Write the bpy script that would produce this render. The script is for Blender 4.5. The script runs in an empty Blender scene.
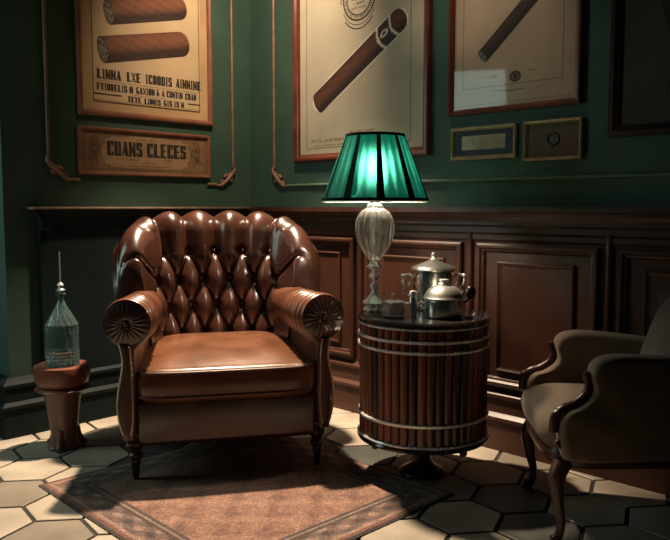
import bpy, bmesh, math, random
from math import pi, sin, cos, sqrt, atan2, radians
from mathutils import Vector, Matrix
random.seed(7)
SC = bpy.context.scene
COL = SC.collection

# ------------------------------------------------------------------ frame of the place
# wall_right lies in the plane y = 0 (room at y < 0), wall_left in x = 0 (room at x > 0)
YAW = radians(44.4)
CAM = Vector((3.563, -2.906, 1.1))
FW = Vector((-sin(YAW), cos(YAW), 0)); RT = Vector((cos(YAW), sin(YAW), 0))
def P(X, Z, h=0.0):
    """a floor position given as metres to the right of and ahead of the standing point"""
    v = CAM + RT * X + FW * Z
    return Vector((v.x, v.y, h))

# ------------------------------------------------------------------ materials
def new_mat(name):
    m = bpy.data.materials.new(name); m.use_nodes = True
    nt = m.node_tree; nt.nodes.clear()
    out = nt.nodes.new('ShaderNodeOutputMaterial')
    return m, nt, out
def principled(name, col, rough=.5, metal=0, var=.25, scale=8., bump=0., bscale=60., coat=0., spec=.5,
               stretch=None, rvar=.0, attr=None, trans=0., ior=1.45, sheen=0., emis=None, detail=4.):
    m, nt, out = new_mat(name)
    N, L = nt.nodes.new, nt.links.new
    b = N('ShaderNodeBsdfPrincipled'); L(b.outputs[0], out.inputs[0])
    b.inputs['Roughness'].default_value = rough; b.inputs['Metallic'].default_value = metal
    b.inputs['Coat Weight'].default_value = coat; b.inputs['Coat Roughness'].default_value = .2
    b.inputs['Specular IOR Level'].default_value = spec
    b.inputs['Transmission Weight'].default_value = trans; b.inputs['IOR'].default_value = ior
    b.inputs['Sheen Weight'].default_value = sheen
    tc = N('ShaderNodeTexCoord'); src = tc.outputs['Object']
    if stretch:
        mp = N('ShaderNodeMapping'); mp.inputs['Scale'].default_value = stretch
        L(src, mp.inputs['Vector']); src = mp.outputs[0]
    nz = N('ShaderNodeTexNoise'); nz.inputs['Scale'].default_value = scale; nz.inputs['Detail'].default_value = detail
    L(src, nz.inputs['Vector'])
    cr = N('ShaderNodeMapRange'); cr.inputs['From Min'].default_value = .3; cr.inputs['From Max'].default_value = .7
    cr.inputs['To Min'].default_value = 1 - var; cr.inputs['To Max'].default_value = 1 + var
    L(nz.outputs['Fac'], cr.inputs['Value'])
    mx = N('ShaderNodeMix'); mx.data_type = 'RGBA'; mx.blend_type = 'MULTIPLY'; mx.inputs['Factor'].default_value = 1
    if attr:
        at = N('ShaderNodeAttribute'); at.attribute_name = attr; L(at.outputs['Color'], mx.inputs['A'])
    else:
        mx.inputs['A'].default_value = (*col, 1)
    L(cr.outputs[0], mx.inputs['B'])
    L(mx.outputs['Result'], b.inputs['Base Color'])
    if rvar:
        rr = N('ShaderNodeMapRange'); rr.inputs['From Min'].default_value = .3; rr.inputs['From Max'].default_value = .7
        rr.inputs['To Min'].default_value = max(.02, rough - rvar); rr.inputs['To Max'].default_value = rough + rvar
        L(nz.outputs['Fac'], rr.inputs['Value']); L(rr.outputs[0], b.inputs['Roughness'])
    if bump:
        n2 = N('ShaderNodeTexNoise'); n2.inputs['Scale'].default_value = bscale; n2.inputs['Detail'].default_value = 3
        L(src, n2.inputs['Vector'])
        bp = N('ShaderNodeBump'); bp.inputs['Strength'].default_value = bump; bp.inputs['Distance'].default_value = .004
        L(n2.outputs['Fac'], bp.inputs['Height']); L(bp.outputs[0], b.inputs['Normal'])
    if emis:
        b.inputs['Emission Color'].default_value = (*emis[0], 1); b.inputs['Emission Strength'].default_value = emis[1]
    return m
M = {}
M['green_wall'] = principled('green plaster', (.034, .074, .054), .62, var=.16, scale=3, bump=.25, bscale=90)
M['dark_panel'] = principled('dark teal panelling', (.0065, .012, .0135), .6, var=.2, scale=5, stretch=(1, 1, .3), spec=.16)
M['wood_wall'] = principled('mahogany panelling', (.056, .021, .0125), .36, var=.3, scale=6, stretch=(1, 1, .18), bump=.12, bscale=70)
M['wood_base'] = principled('dark mahogany base', (.07, .028, .018), .38, var=.3, scale=6, stretch=(.2, .2, 1))
M['bronze_trim'] = principled('aged copper moulding', (.21, .125, .085), .5, metal=.25, var=.3, scale=18)
M['green_trim'] = principled('green painted moulding', (.085, .13, .085), .5, var=.2, scale=12)
M['bronze'] = principled('bronze scroll', (.30, .16, .11), .38, metal=.4, var=.35, scale=30)
M['ceiling'] = principled('dark ceiling paint', (.035, .035, .03), .8, var=.1)
M['leather'] = principled('brown leather', (.040, .0125, .0068), .30, var=.38, scale=7, bump=.18, bscale=170, rvar=.07, spec=.6, coat=.7)  # seat base front: its shade under overhead light is in this colour
M['leather_seat'] = principled('lit seat leather', (.105, .038, .016), .33, var=.3, scale=6, bump=.2, bscale=170, rvar=.07, coat=.3)  # lighter copy of the chair leather; overhead light on the seat is in its colour
M['leather_arm'] = principled('lit arm leather', (.090, .031, .014), .32, var=.35, scale=7, bump=.18, bscale=170, rvar=.07, coat=.35)  # lighter copy for the arms; light on their tops is in the colour
M['leather_dark'] = principled('dark leather', (.06, .024, .014), .4, var=.35, scale=9, bump=.2, bscale=170)
M['nail'] = principled('antique nail', (.55, .45, .34), .3, metal=.8, var=.2)
M['leg_wood'] = principled('ebonised wood', (.022, .012, .009), .3, var=.3, scale=12, stretch=(1, 1, .2))
M['stave'] = principled('rosewood staves', (.1, .03, .02), .3, var=.3, scale=14, stretch=(1, 1, .1), attr='tone', coat=.25)
M['table_top'] = principled('black lacquered top', (.02, .015, .013), .16, var=.2, scale=10, coat=.5)
M['chrome'] = principled('polished steel', (.84, .83, .80), .27, metal=.55, var=.08, scale=20, rvar=.04)
M['steel'] = principled('brushed steel', (.52, .52, .50), .26, metal=1, var=.12, scale=30, stretch=(1, 1, .05), rvar=.06)
M['lid_steel'] = principled('satin steel lid', (.66, .62, .55), .34, metal=.85, var=.1, scale=20)
M['black_handle'] = principled('black bakelite', (.012, .012, .014), .22, var=.1)
M['grate'] = principled('dark steel', (.10, .10, .11), .25, metal=.9, var=.1)
M['terracotta'] = principled('copper brown stand', (.165, .055, .033), .38, var=.3, scale=7, stretch=(1, 1, .4), coat=.15)
M['stand_body'] = principled('brown stand body', (.115, .055, .045), .4, var=.35, scale=7, stretch=(1, 1, .3), coat=.15)
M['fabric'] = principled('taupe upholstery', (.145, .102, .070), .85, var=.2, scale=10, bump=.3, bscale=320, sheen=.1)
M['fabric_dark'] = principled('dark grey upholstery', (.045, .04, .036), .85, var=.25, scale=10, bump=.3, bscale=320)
M['cushion'] = principled('grey brown cushion', (.10, .088, .076), .85, var=.2, scale=10, bump=.4, bscale=250)
M['carved'] = principled('carved walnut', (.05, .02, .013), .34, var=.35, scale=14)
M['frame_red'] = principled('red brown frame', (.125, .03, .016), .3, var=.3, scale=9, coat=.2)
M['frame_dark'] = principled('dark frame', (.035, .013, .010), .3, var=.3, scale=9)
M['frame_tan'] = principled('coppery frame', (.21, .085, .048), .36, var=.25, scale=9)
M['frame_gold'] = principled('pale gold frame', (.40, .30, .17), .35, metal=.5, var=.25, scale=20)
M['paper'] = principled('aged paper', (.50, .36, .215), .75, var=.12, scale=4)
M['paper_grey'] = principled('grey paper', (.44, .385, .29), .75, var=.12, scale=4)
M['paper_dim'] = principled('dun paper', (.44, .31, .21), .7, var=.14, scale=4)
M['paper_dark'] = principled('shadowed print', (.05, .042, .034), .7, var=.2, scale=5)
M['board'] = principled('tan board', (.46, .29, .15), .6, var=.15, scale=5)
M['plaque'] = principled('brown plaque', (.19, .105, .055), .6, var=.25, scale=10)
M['plaque_light'] = principled('tan cartouche', (.31, .185, .10), .6, var=.2, scale=10)
M['ink'] = principled('black ink', (.022, .016, .012), .7, var=.2)
M['ink_brown'] = principled('brown ink', (.09, .05, .03), .7, var=.2)
M['ink_soft'] = principled('faded ink', (.26, .18, .11), .75, var=.2)
M['white_ink'] = principled('cream ink', (.72, .66, .55), .7, var=.1)
M['navy'] = principled('navy mat', (.012, .02, .035), .6, var=.2)
M['label'] = principled('cream label', (.34, .30, .19), .6, var=.2, scale=20)
M['brown_mat'] = principled('brown felt', (.10, .06, .045), .75, var=.2)
M['print'] = principled('printed cigar', (.1, .05, .03), .6, var=.06, scale=30, attr='ink')
M['floor'] = principled('stone tile', (.4, .34, .26), .42, var=.16, scale=5, attr='tone', rvar=.10, bump=.12, bscale=30)
M['grout'] = principled('dark grout', (.022, .018, .015), .8, var=.2)
M['wire'] = principled('pale wire', (.35, .38, .36), .3, metal=.6, var=.1)

def glass_mat(name, col, rough, mix, body):
    m, nt, out = new_mat(name); N, L = nt.nodes.new, nt.links.new
    g = N('ShaderNodeBsdfGlass'); g.inputs['Color'].default_value = (*col, 1); g.inputs['Roughness'].default_value = rough; g.inputs['IOR'].default_value = 1.45
    p = N('ShaderNodeBsdfPrincipled'); p.inputs['Roughness'].default_value = .15
    p.inputs['Transmission Weight'].default_value = 0
    nz = N('ShaderNodeTexNoise'); nz.inputs['Scale'].default_value = 25
    cr = N('ShaderNodeValToRGB'); cr.color_ramp.elements[0].color = (*[c * .7 for c in body], 1); cr.color_ramp.elements[1].color = (*body, 1)
    L(nz.outputs['Fac'], cr.inputs[0]); L(cr.outputs[0], p.inputs['Base Color'])
    ms = N('ShaderNodeMixShader'); ms.inputs[0].default_value = mix
    L(g.outputs[0], ms.inputs[1]); L(p.outputs[0], ms.inputs[2]); L(ms.outputs[0], out.inputs[0])
    return m
M['lamp_glass'] = glass_mat('ribbed lamp glass', (.97, .95, .92), .06, .28, (.74, .69, .62))
M['cut_glass'] = glass_mat('teal cut glass', (.70, .86, .86), .04, .16, (.22, .34, .35))
M['clear_glass'] = glass_mat('clear table glass', (.97, .96, .93), .03, .30, (.62, .60, .56))
def pane_mat():
    m, nt, out = new_mat('picture glass'); N, L = nt.nodes.new, nt.links.new
    t = N('ShaderNodeBsdfTransparent'); g = N('ShaderNodeBsdfGlossy'); g.inputs['Roughness'].default_value = .04
    nz = N('ShaderNodeTexNoise'); nz.inputs['Scale'].default_value = 3
    mr = N('ShaderNodeMapRange'); mr.inputs['To Min'].default_value = .02; mr.inputs['To Max'].default_value = .07; L(nz.outputs['Fac'], mr.inputs['Value']); L(mr.outputs[0], g.inputs['Roughness'])
    f = N('ShaderNodeFresnel'); f.inputs['IOR'].default_value = 1.5
    ge = N('ShaderNodeNewGeometry'); iv = N('ShaderNodeMath'); iv.operation = 'SUBTRACT'; iv.inputs[0].default_value = 1; L(ge.outputs['Backfacing'], iv.inputs[1])
    mu = N('ShaderNodeMath'); mu.operation = 'MULTIPLY'; L(f.outputs[0], mu.inputs[0]); L(iv.outputs[0], mu.inputs[1])
    ms = N('ShaderNodeMixShader'); L(mu.outputs[0], ms.inputs[0]); L(t.outputs[0], ms.inputs[1]); L(g.outputs[0], ms.inputs[2]); L(ms.outputs[0], out.inputs[0])
    return m
M['pane'] = pane_mat()
def shade_mat():
    m, nt, out = new_mat('green silk'); N, L = nt.nodes.new, nt.links.new
    d = N('ShaderNodeBsdfPrincipled'); d.inputs['Roughness'].default_value = .45
    t = N('ShaderNodeBsdfTranslucent')
    nz = N('ShaderNodeTexNoise'); nz.inputs['Scale'].default_value = 22
    tc = N('ShaderNodeTexCoord'); mp = N('ShaderNodeMapping'); mp.inputs['Scale'].default_value = (1, 1, .08)
    L(tc.outputs['Object'], mp.inputs[0]); L(mp.outputs[0], nz.inputs['Vector'])
    cr = N('ShaderNodeValToRGB'); cr.color_ramp.elements[0].color = (.0005, .017, .0125, 1); cr.color_ramp.elements[1].color = (.0009, .025, .0185, 1)
    cr.color_ramp.elements[0].position = .3; cr.color_ramp.elements[1].position = .7
    L(nz.outputs['Fac'], cr.inputs[0]); L(cr.outputs[0], t.inputs['Color']); L(cr.outputs[0], d.inputs['Base Color'])
    ms = N('ShaderNodeMixShader'); ms.inputs[0].default_value = .62
    L(d.outputs[0], ms.inputs[1]); L(t.outputs[0], ms.inputs[2])
    rf = N('ShaderNodeBsdfRefraction'); rf.inputs['IOR'].default_value = 1.5; rf.inputs['Roughness'].default_value = .72; rf.inputs['Color'].default_value = (.010, .075, .055, 1)
    m2 = N('ShaderNodeMixShader'); m2.inputs[0].default_value = .30
    L(ms.outputs[0], m2.inputs[1]); L(rf.outputs[0], m2.inputs[2]); L(m2.outputs[0], out.inputs[0])
    return m
M['silk'] = shade_mat()
M['strip'] = principled('black ribbon', (.004, .010, .008), .95, var=.2, spec=0.)
M['lit_edge'] = principled('white lit shade edge', (.85, .83, .78), .7, var=.05)  # white colour for the lamplit edge inside the shade
M['bulb'] = principled('lit bulb', (1, .9, .75), .4, emis=((1, .86, .66), 350))
def rug_mat():
    m, nt, out = new_mat('woven rug'); N, L = nt.nodes.new, nt.links.new
    b = N('ShaderNodeBsdfPrincipled'); b.inputs['Roughness'].default_value = .95; b.inputs['Sheen Weight'].default_value = .1
    at = N('ShaderNodeAttribute'); at.attribute_name = 'tone'
    tc = N('ShaderNodeTexCoord')
    v = N('ShaderNodeTexVoronoi'); v.inputs['Scale'].default_value = 120; L(tc.outputs['Object'], v.inputs['Vector'])
    nz = N('ShaderNodeTexNoise'); nz.inputs['Scale'].default_value = 26; nz.inputs['Detail'].default_value = 6; L(tc.outputs['Object'], nz.inputs['Vector'])
    mr = N('ShaderNodeMapRange'); mr.inputs['From Min'].default_value = .25; mr.inputs['From Max'].default_value = .75
    mr.inputs['To Min'].default_value = .7; mr.inputs['To Max'].default_value = 1.25; L(nz.outputs['Fac'], mr.inputs['Value'])
    v2 = N('ShaderNodeMapRange'); v2.inputs['From Max'].default_value = .7; v2.inputs['To Min'].default_value = 1.25; v2.inputs['To Max'].default_value = .6
    L(v.outputs['Distance'], v2.inputs['Value'])
    mm = N('ShaderNodeMath'); mm.operation = 'MULTIPLY'; L(mr.outputs[0], mm.inputs[0]); L(v2.outputs[0], mm.inputs[1])
    mx = N('ShaderNodeMix'); mx.data_type = 'RGBA'; mx.blend_type = 'MULTIPLY'; mx.inputs['Factor'].default_value = 1
    L(at.outputs['Color'], mx.inputs['A']); L(mm.outputs[0], mx.inputs['B']); L(mx.outputs['Result'], b.inputs['Base Color'])
    bp = N('ShaderNodeBump'); bp.inputs['Strength'].default_value = .7; bp.inputs['Distance'].default_value = .005
    L(v.outputs['Distance'], bp.inputs['Height']); bp.invert = True; L(bp.outputs[0], b.inputs['Normal'])
    L(b.outputs[0], out.inputs[0]); return m
M['rug'] = rug_mat()

# ------------------------------------------------------------------ mesh helpers
class MB:
    def __init__(s): s.v = []; s.f = []; s.c = []; s.col = (1, 1, 1)
    def add(s, vs, fs):
        n = len(s.v); s.v += [tuple(p) for p in vs]; s.f += [tuple(i + n for i in q) for q in fs]; s.c += [s.col] * len(vs); return s
    def xf(s, m, start=0):
        for i in range(start, len(s.v)): s.v[i] = tuple(m @ Vector(s.v[i]))
        return s
    def box(s, x0, x1, y0, y1, z0, z1, bev=0.0, seg=2):
        bm = bmesh.new(); bmesh.ops.create_cube(bm, size=1)
        for q in bm.verts: q.co = Vector(((x0 + x1) / 2 + q.co.x * (x1 - x0), (y0 + y1) / 2 + q.co.y * (y1 - y0), (z0 + z1) / 2 + q.co.z * (z1 - z0)))
        if bev: bmesh.ops.bevel(bm, geom=bm.edges[:], offset=bev, segments=seg, affect='EDGES', profile=.5)
        bm.verts.index_update()
        s.add([q.co for q in bm.verts], [[q.index for q in f.verts] for f in bm.faces]); bm.free(); return s
    def lathe(s, prof, n=32, c=(0, 0, 0), mod=None, closed=False):
        vs = []; fs = []
        for i, (r, z) in enumerate(prof):
            for k in range(n):
                a = 2 * pi * k / n; q = r * (mod(a, z, i / (len(prof) - 1)) if mod else 1)
                vs.append((c[0] + q * cos(a), c[1] + q * sin(a), c[2] + z))
        m = len(prof)
        for i in range(m if closed else m - 1):
            i2 = (i + 1) % m
            for k in range(n):
                k2 = (k + 1) % n; fs.append((i * n + k, i * n + k2, i2 * n + k2, i2 * n + k))
        if not closed:
            if prof[0][0] > 1e-5: fs.append(tuple(range(n))[::-1])
            if prof[-1][0] > 1e-5: fs.append(tuple((m - 1) * n + k for k in range(n)))
        return s.add(vs, fs)
    def tube(s, pts, r, n=10, cap=True, closed=False):
        pts = [Vector(p) for p in pts]; m = len(pts); vs = []; fs = []; ref = None
        for i, p in enumerate(pts):
            if closed: t = pts[(i + 1) % m] - pts[i - 1]
            else: t = pts[min(i + 1, m - 1)] - pts[max(i - 1, 0)]
            t.normalize()
            if ref is None:
                ref = Vector((0, 0, 1)) if abs(t.z) < .9 else Vector((1, 0, 0))
            b = t.cross(ref)
            if b.length < 1e-5: b = t.cross(Vector((0, 1, 0)))
            b.normalize(); nrm = b.cross(t).normalized(); ref = nrm
            rr = r(i / (m - 1)) if callable(r) else r
            for k in range(n):
                a = 2 * pi * k / n; vs.append(p + (nrm * cos(a) + b * sin(a)) * rr)
        for i in range(m if closed else m - 1):
            i2 = (i + 1) % m
            for k in range(n):
                k2 = (k + 1) % n; fs.append((i * n + k, i2 * n + k, i2 * n + k2, i * n + k2))
        if cap and not closed:
            fs.append(tuple(range(n))); fs.append(tuple((m - 1) * n + k for k in range(n))[::-1])
        return s.add(vs, fs)
    def ball(s, c, r, n=8, m=6, sz=1.):
        return s.lathe([(max(1e-6, r * sin(pi * i / m)), -r * sz * cos(pi * i / m)) for i in range(m + 1)], n, c)
    def grid(s, fn, nu, nv, wrapu=False, wrapv=False):
        vs = []; fs = []
        for i in range(nu):
            for j in range(nv): vs.append(fn(i / (nu if wrapu else nu - 1), j / (nv if wrapv else nv - 1)))
        for i in range(nu if wrapu else nu - 1):
            for j in range(nv if wrapv else nv - 1):
                a, b = (i + 1) % nu, (j + 1) % nv; fs.append((i * nv + j, a * nv + j, a * nv + b, i * nv + b))
        return s.add(vs, fs)
    def prism(s, poly, y0, y1):
        """polygon in x,z pushed from y0 to y1"""
        n = len(poly); vs = [(x, y0, z) for x, z in poly] + [(x, y1, z) for x, z in poly]
        fs = [tuple(range(n)), tuple(range(n, 2 * n))[::-1]] + [(i, i + n, (i + 1) % n + n, (i + 1) % n) for i in range(n)]
        return s.add(vs, fs)
    def loft(s, rings, cap=True):
        n = len(rings[0]); vs = [p for r in rings for p in r]; fs = []
        for i in range(len(rings) - 1):
            for k in range(n): fs.append((i * n + k, i * n + (k + 1) % n, (i + 1) * n + (k + 1) % n, (i + 1) * n + k))
        if cap: fs.append(tuple(range(n))[::-1]); fs.append(tuple((len(rings) - 1) * n + k for k in range(n)))
        return s.add(vs, fs)
    def rect_frame(s, x0, x1, z0, z1, prof):
        """mitred moulding round a rectangle in the x,z plane; prof = [(inward, towards viewer)]"""
        rings = []
        for cx, cz, dx, dz in ((x0, z0, 1, 1), (x1, z0, -1, 1), (x1, z1, -1, -1), (x0, z1, 1, -1)):
            rings.append([(cx + dx * i, -o, cz + dz * i) for i, o in prof])
        n = len(prof); vs = [p for r in rings for p in r]; fs = []
        for i in range(4):
            j = (i + 1) % 4
            for k in range(n - 1): fs.append((i * n + k, j * n + k, j * n + k + 1, i * n + k + 1))
            fs.append((i * n + n - 1, j * n + n - 1, j * n, i * n))
        return s.add(vs, fs)
    def build(s, name, mat, parent=None, smooth=True, attr=None, sharp=40):
        me = bpy.data.meshes.new(name); me.from_pydata(s.v, [], s.f)
        bm = bmesh.new(); bm.from_mesh(me); bmesh.ops.recalc_face_normals(bm, faces=bm.faces[:]); 
        for f in bm.faces: f.smooth = smooth
        if smooth:
            for e in bm.edges:
                if len(e.link_faces) == 2 and e.calc_face_angle(0) > radians(sharp): e.smooth = False
        bm.to_mesh(me); bm.free()
        if attr:
            ca = me.color_attributes.new(attr, 'FLOAT_COLOR', 'POINT')
            for i, c in enumerate(s.c): ca.data[i].color = (*c, 1)
        me.materials.append(M[mat] if isinstance(mat, str) else mat)
        o = bpy.data.objects.new(name, me); COL.objects.link(o)
        if parent: o.parent = parent
        return o
def tag(o, label=None, cat=None, group=None, kind=None):
    if label: o['label'] = label
    if cat: o['category'] = cat
    if group: o['group'] = group
    if kind: o['kind'] = kind
    return o
def thing(name, label, cat, loc=(0, 0, 0), rz=0, group=None):
    o = bpy.data.objects.new(name, None); COL.objects.link(o); o.empty_display_size = .1
    o.location = loc; o.rotation_euler = (0, 0, rz); return tag(o, label, cat, group)
def struct(o): o['kind'] = 'structure'; return o
def place(o, loc, rz=0): o.location = loc; o.rotation_euler = (0, 0, rz); return o
def lerp(a, b, t): return a + (b - a) * t
def sstep(a, b, x):
    t = min(1, max(0, (x - a) / (b - a))); return t * t * (3 - 2 * t)
def spline(pts, n):
    """catmull-rom through pts"""
    pts = [Vector(p) for p in pts]; q = [pts[0] * 2 - pts[1]] + pts + [pts[-1] * 2 - pts[-2]]; out = []
    segs = len(pts) - 1
    for i in range(n + 1):
        u = i / n * segs; k = min(int(u), segs - 1); t = u - k; a, b, c, d = q[k:k + 4]
        out.append(.5 * ((2 * b) + (c - a) * t + (2 * a - 5 * b + 4 * c - d) * t * t + (3 * b - a - 3 * c + d) * t ** 3))
    return out
GL = {  # heavy poster capitals in a unit box: (x0, z0, x1, z1) bars or four-point slants
 'I': [(.25, 0, .75, 1), (.1, 0, .9, .08), (.1, .92, .9, 1)], 'L': [(.05, 0, .5, 1), (.05, 0, .95, .14)], 'T': [(.28, 0, .72, 1), (.02, .86, .98, 1)],
 'U': [(.03, .08, .45, 1), (.70, .08, .95, 1), (.12, 0, .86, .14)], 'C': [(.05, .08, .48, .92), (.15, 0, .92, .13), (.15, .87, .92, 1), (.72, .68, .94, .92), (.72, .08, .94, .28)],
 'E': [(.05, 0, .48, 1), (.05, 0, .95, .13), (.05, .87, .95, 1), (.4, .44, .82, .56)], 'F': [(.05, 0, .48, 1), (.05, .87, .95, 1), (.4, .44, .82, .56)],
 'D': [(.05, 0, .46, 1), (.05, 0, .82, .12), (.05, .88, .82, 1), (.70, .1, .95, .9)], 'O': [(.04, .1, .44, .9), (.62, .1, .96, .9), (.16, 0, .84, .12), (.16, .88, .84, 1)],
 'G': [(.04, .1, .46, .9), (.16, 0, .92, .12), (.16, .88, .92, 1), (.70, .08, .95, .46), (.55, .38, .95, .48)], 'P': [(.05, 0, .48, 1), (.05, .88, .85, 1), (.05, .42, .85, .53), (.70, .5, .95, .92)],
 'R': [(.05, 0, .46, 1), (.05, .88, .85, 1), (.05, .44, .85, .55), (.68, .52, .93, .92), ((.48, .48), (.74, .48), (1, 0), (.7, 0))],
 'N': [(.03, 0, .36, 1), (.70, 0, .96, 1), ((.03, 1), (.36, 1), (.96, 0), (.66, 0))], 'M': [(.02, 0, .28, 1), (.72, 0, .98, 1), ((.1, 1), (.32, 1), (.58, .2), (.42, .2)), ((.68, 1), (.9, 1), (.58, .2), (.42, .2))],
 'A': [((0, 0), (.24, 0), (.58, 1), (.38, 1)), ((.56, 0), (1, 0), (.66, 1), (.38, 1)), (.2, .22, .7, .33)], 'S': [(.06, .5, .46, .92), (.54, .08, .94, .52), (.12, .87, .88, 1), (.12, 0, .88, .13), (.16, .44, .86, .57), (.7, .68, .92, .92), (.06, .08, .28, .3)],
 'X': [((0, 0), (.26, 0), (1, 1), (.76, 1)), ((.0, 1), (.4, 1), (1, 0), (.62, 0))], 'Y': [(.3, 0, .7, .5), ((.0, 1), (.42, 1), (.7, .48), (.3, .48)), ((.74, 1), (1, 1), (.7, .48), (.46, .48))],
 'H': [(.04, 0, .44, 1), (.60, 0, .96, 1), (.04, .44, .96, .56)], '&': [(.1, .0, .8, .12), (.05, .06, .4, .5), (.2, .5, .55, 1), (.5, .4, .95, .52), (.62, .05, .85, .5)]}
def text_mesh(mb, txt, width, height, cx, cz, y, bold=0):
    ws = [.45 if c == ' ' else .62 if c == 'I' else 1 for c in txt]; gap = .14; tot = sum(ws) + gap * (len(txt) - 1); k = width / tot; x = cx - width / 2; z = cz - height / 2
    for c, w in zip(txt, ws):
        for g in GL.get(c, ()):
            if isinstance(g[0], tuple): qd = list(g)
            else: qd = [(g[0], g[1]), (g[2], g[1]), (g[2], g[3]), (g[0], g[3])]
            m_ = sum(a for a, b_ in qd) / 4
            mb.add([(x + (a + (.07 if a > m_ else -.07)) * w * k, y, z + b_ * height) for a, b_ in qd], [(0, 1, 2, 3)])
        x += (w + gap) * k
def stroke(mb, pts, w, y):
    """flat ink line on a sheet; pts in x,z"""
    m = len(pts); vs = []
    for i, p in enumerate(pts):
        a = pts[max(0, i - 1)]; b = pts[min(m - 1, i + 1)]; dx, dz = b[0] - a[0], b[1] - a[1]; l = sqrt(dx * dx + dz * dz) or 1
        ww = w(i / (m - 1)) if callable(w) else w
        vs += [(p[0] - dz / l * ww / 2, y, p[1] + dx / l * ww / 2), (p[0] + dz / l * ww / 2, y, p[1] - dx / l * ww / 2)]
    mb.add(vs, [(2 * i, 2 * i + 1, 2 * i + 3, 2 * i + 2) for i in range(m - 1)])
def rect_line(mb, x0, x1, z0, z1, w, y):
    for a, b in (((x0, z0), (x1, z0)), ((x1, z0), (x1, z1)), ((x1, z1), (x0, z1)), ((x0, z1), (x0, z0))): stroke(mb, [a, b], w, y)
def fine_print(mb, x0, x1, z, h, y, seed=1):
    r = random.Random(seed); x = x0
    while x < x1:
        w = h * r.uniform(.25, .6)
        if r.random() < .84:
            stroke(mb, [(x, z - h * .5), (x, z + h * r.uniform(.3, .5))], h * .22, y)
            if r.random() < .6: stroke(mb, [(x, z + r.choice((-.4, 0, .4)) * h), (x + w, z + r.choice((-.4, 0, .4)) * h)], h * .18, y)
        x += w + h * .2
def disc(mb, cx, cz, r0, r1, y, n=48):
    vs = []
    for k in range(n):
        a = 2 * pi * k / n; vs += [(cx + r0 * cos(a), y, cz + r0 * sin(a)), (cx + r1 * cos(a), y, cz + r1 * sin(a))]
    mb.add(vs, [(2 * k, 2 * k + 1, (2 * k + 3) % (2 * n), (2 * k + 2) % (2 * n)) for k in range(n)])
def spiral(cx, cz, r, turns, a0, n=28, flip=1, y=0):
    return [(cx + flip * r * (1 - .85 * i / n) * cos(a0 + 2 * pi * turns * i / n), y, cz + r * (1 - .85 * i / n) * sin(a0 + 2 * pi * turns * i / n)) for i in range(n + 1)]

# ------------------------------------------------------------------ the room
H = 2.85
b = MB(); b.box(-1.6, 4.4, 0, .12, 0, H); struct(b.build('wall_right', 'green_wall', smooth=False))
b = MB(); b.box(-.12, 0, -1.5, 0, 0, H); struct(b.build('wall_left', 'green_wall', smooth=False))
b = MB(); b.box(-1.6, -.12, -1.5, -1.38, 0, H); struct(b.build('wall_recess', 'green_wall', smooth=False))
b = MB(); b.box(-1.6, 4.4, -4.6, .12, H, H + .1); struct(b.build('ceiling', 'ceiling', smooth=False))
# hexagonal stone tiles, laid square to the standing point
fl = MB(); R_ = .158; gr = .0085; rnd = random.Random(11)
lim = (-1.6, 4.4, -4.6, 0.0)
for i in range(-20, 20):
    for j in range(-22, 22):
        lx = i * R_ * 1.5; ly = (j + (.5 if i % 2 else 0)) * R_ * sqrt(3)
        c = RT * (lx * cos(.12) - ly * sin(.12)) + FW * (ly * cos(.12) + lx * sin(.12)) + Vector((1.5, -1.5, 0))
        if not (lim[0] < c.x < lim[1] and lim[2] < c.y < lim[3] + .16): continue
        t = rnd.random()
        if t < .17: base = (.055, .058, .052)
        elif t < .36: base = (.20, .165, .13)
        else: k = rnd.uniform(.85, 1.1); base = (.375 * k, .315 * k, .25 * k)
        fl.col = base
        def ring(r, z): 
            return [(min(4.4, max(-1.6, c.x + (RT * cos(a) + FW * sin(a)).x * r)), min(.02, c.y + (RT * cos(a) + FW * sin(a)).y * r), z) for a in [pi / 3 * k + .12 for k in range(6)]]
        fl.loft([ring(R_ - gr, -.012), ring(R_ - gr, -.002), ring(R_ - gr - .003, 0)])
fo = struct(fl.build('floor', 'floor', smooth=False, attr='tone'))
b = MB(); b.box(-1.6, 4.4, -4.6, .12, -.08, -.006); b.build('grout_bed', 'grout', fo, smooth=False)

def run(prof, pts):
    """sweep a wall profile (out, z) along wall line points; each pt = (x, y, outward normal x, y)"""
    b = MB(); n = len(prof)
    b.loft([[(x + nx * o, y + ny * o, z) for o, z in prof] for x, y, nx, ny in pts]); return b
# base mouldings
bp = [(0, 0), (.052, 0), (.052, .135), (.060, .142), (.060, .155), (.046, .168), (.042, .172), (.042, .235), (.050, .243), (.050, .256), (.036, .270), (.014, .285), (0, .285)]
struct(run(bp, [(0.002, -.002, 0, -1), (4.4, -.002, 0, -1)]).build('baseboard_right', 'wood_base', smooth=False))
b = run(bp, [(.002, 0, 1, 0), (.002, -1.502, 1, -1), (-1.6, -1.502, 0, -1)])
struct(b.build('baseboard_left', 'dark_panel', smooth=False))
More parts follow.
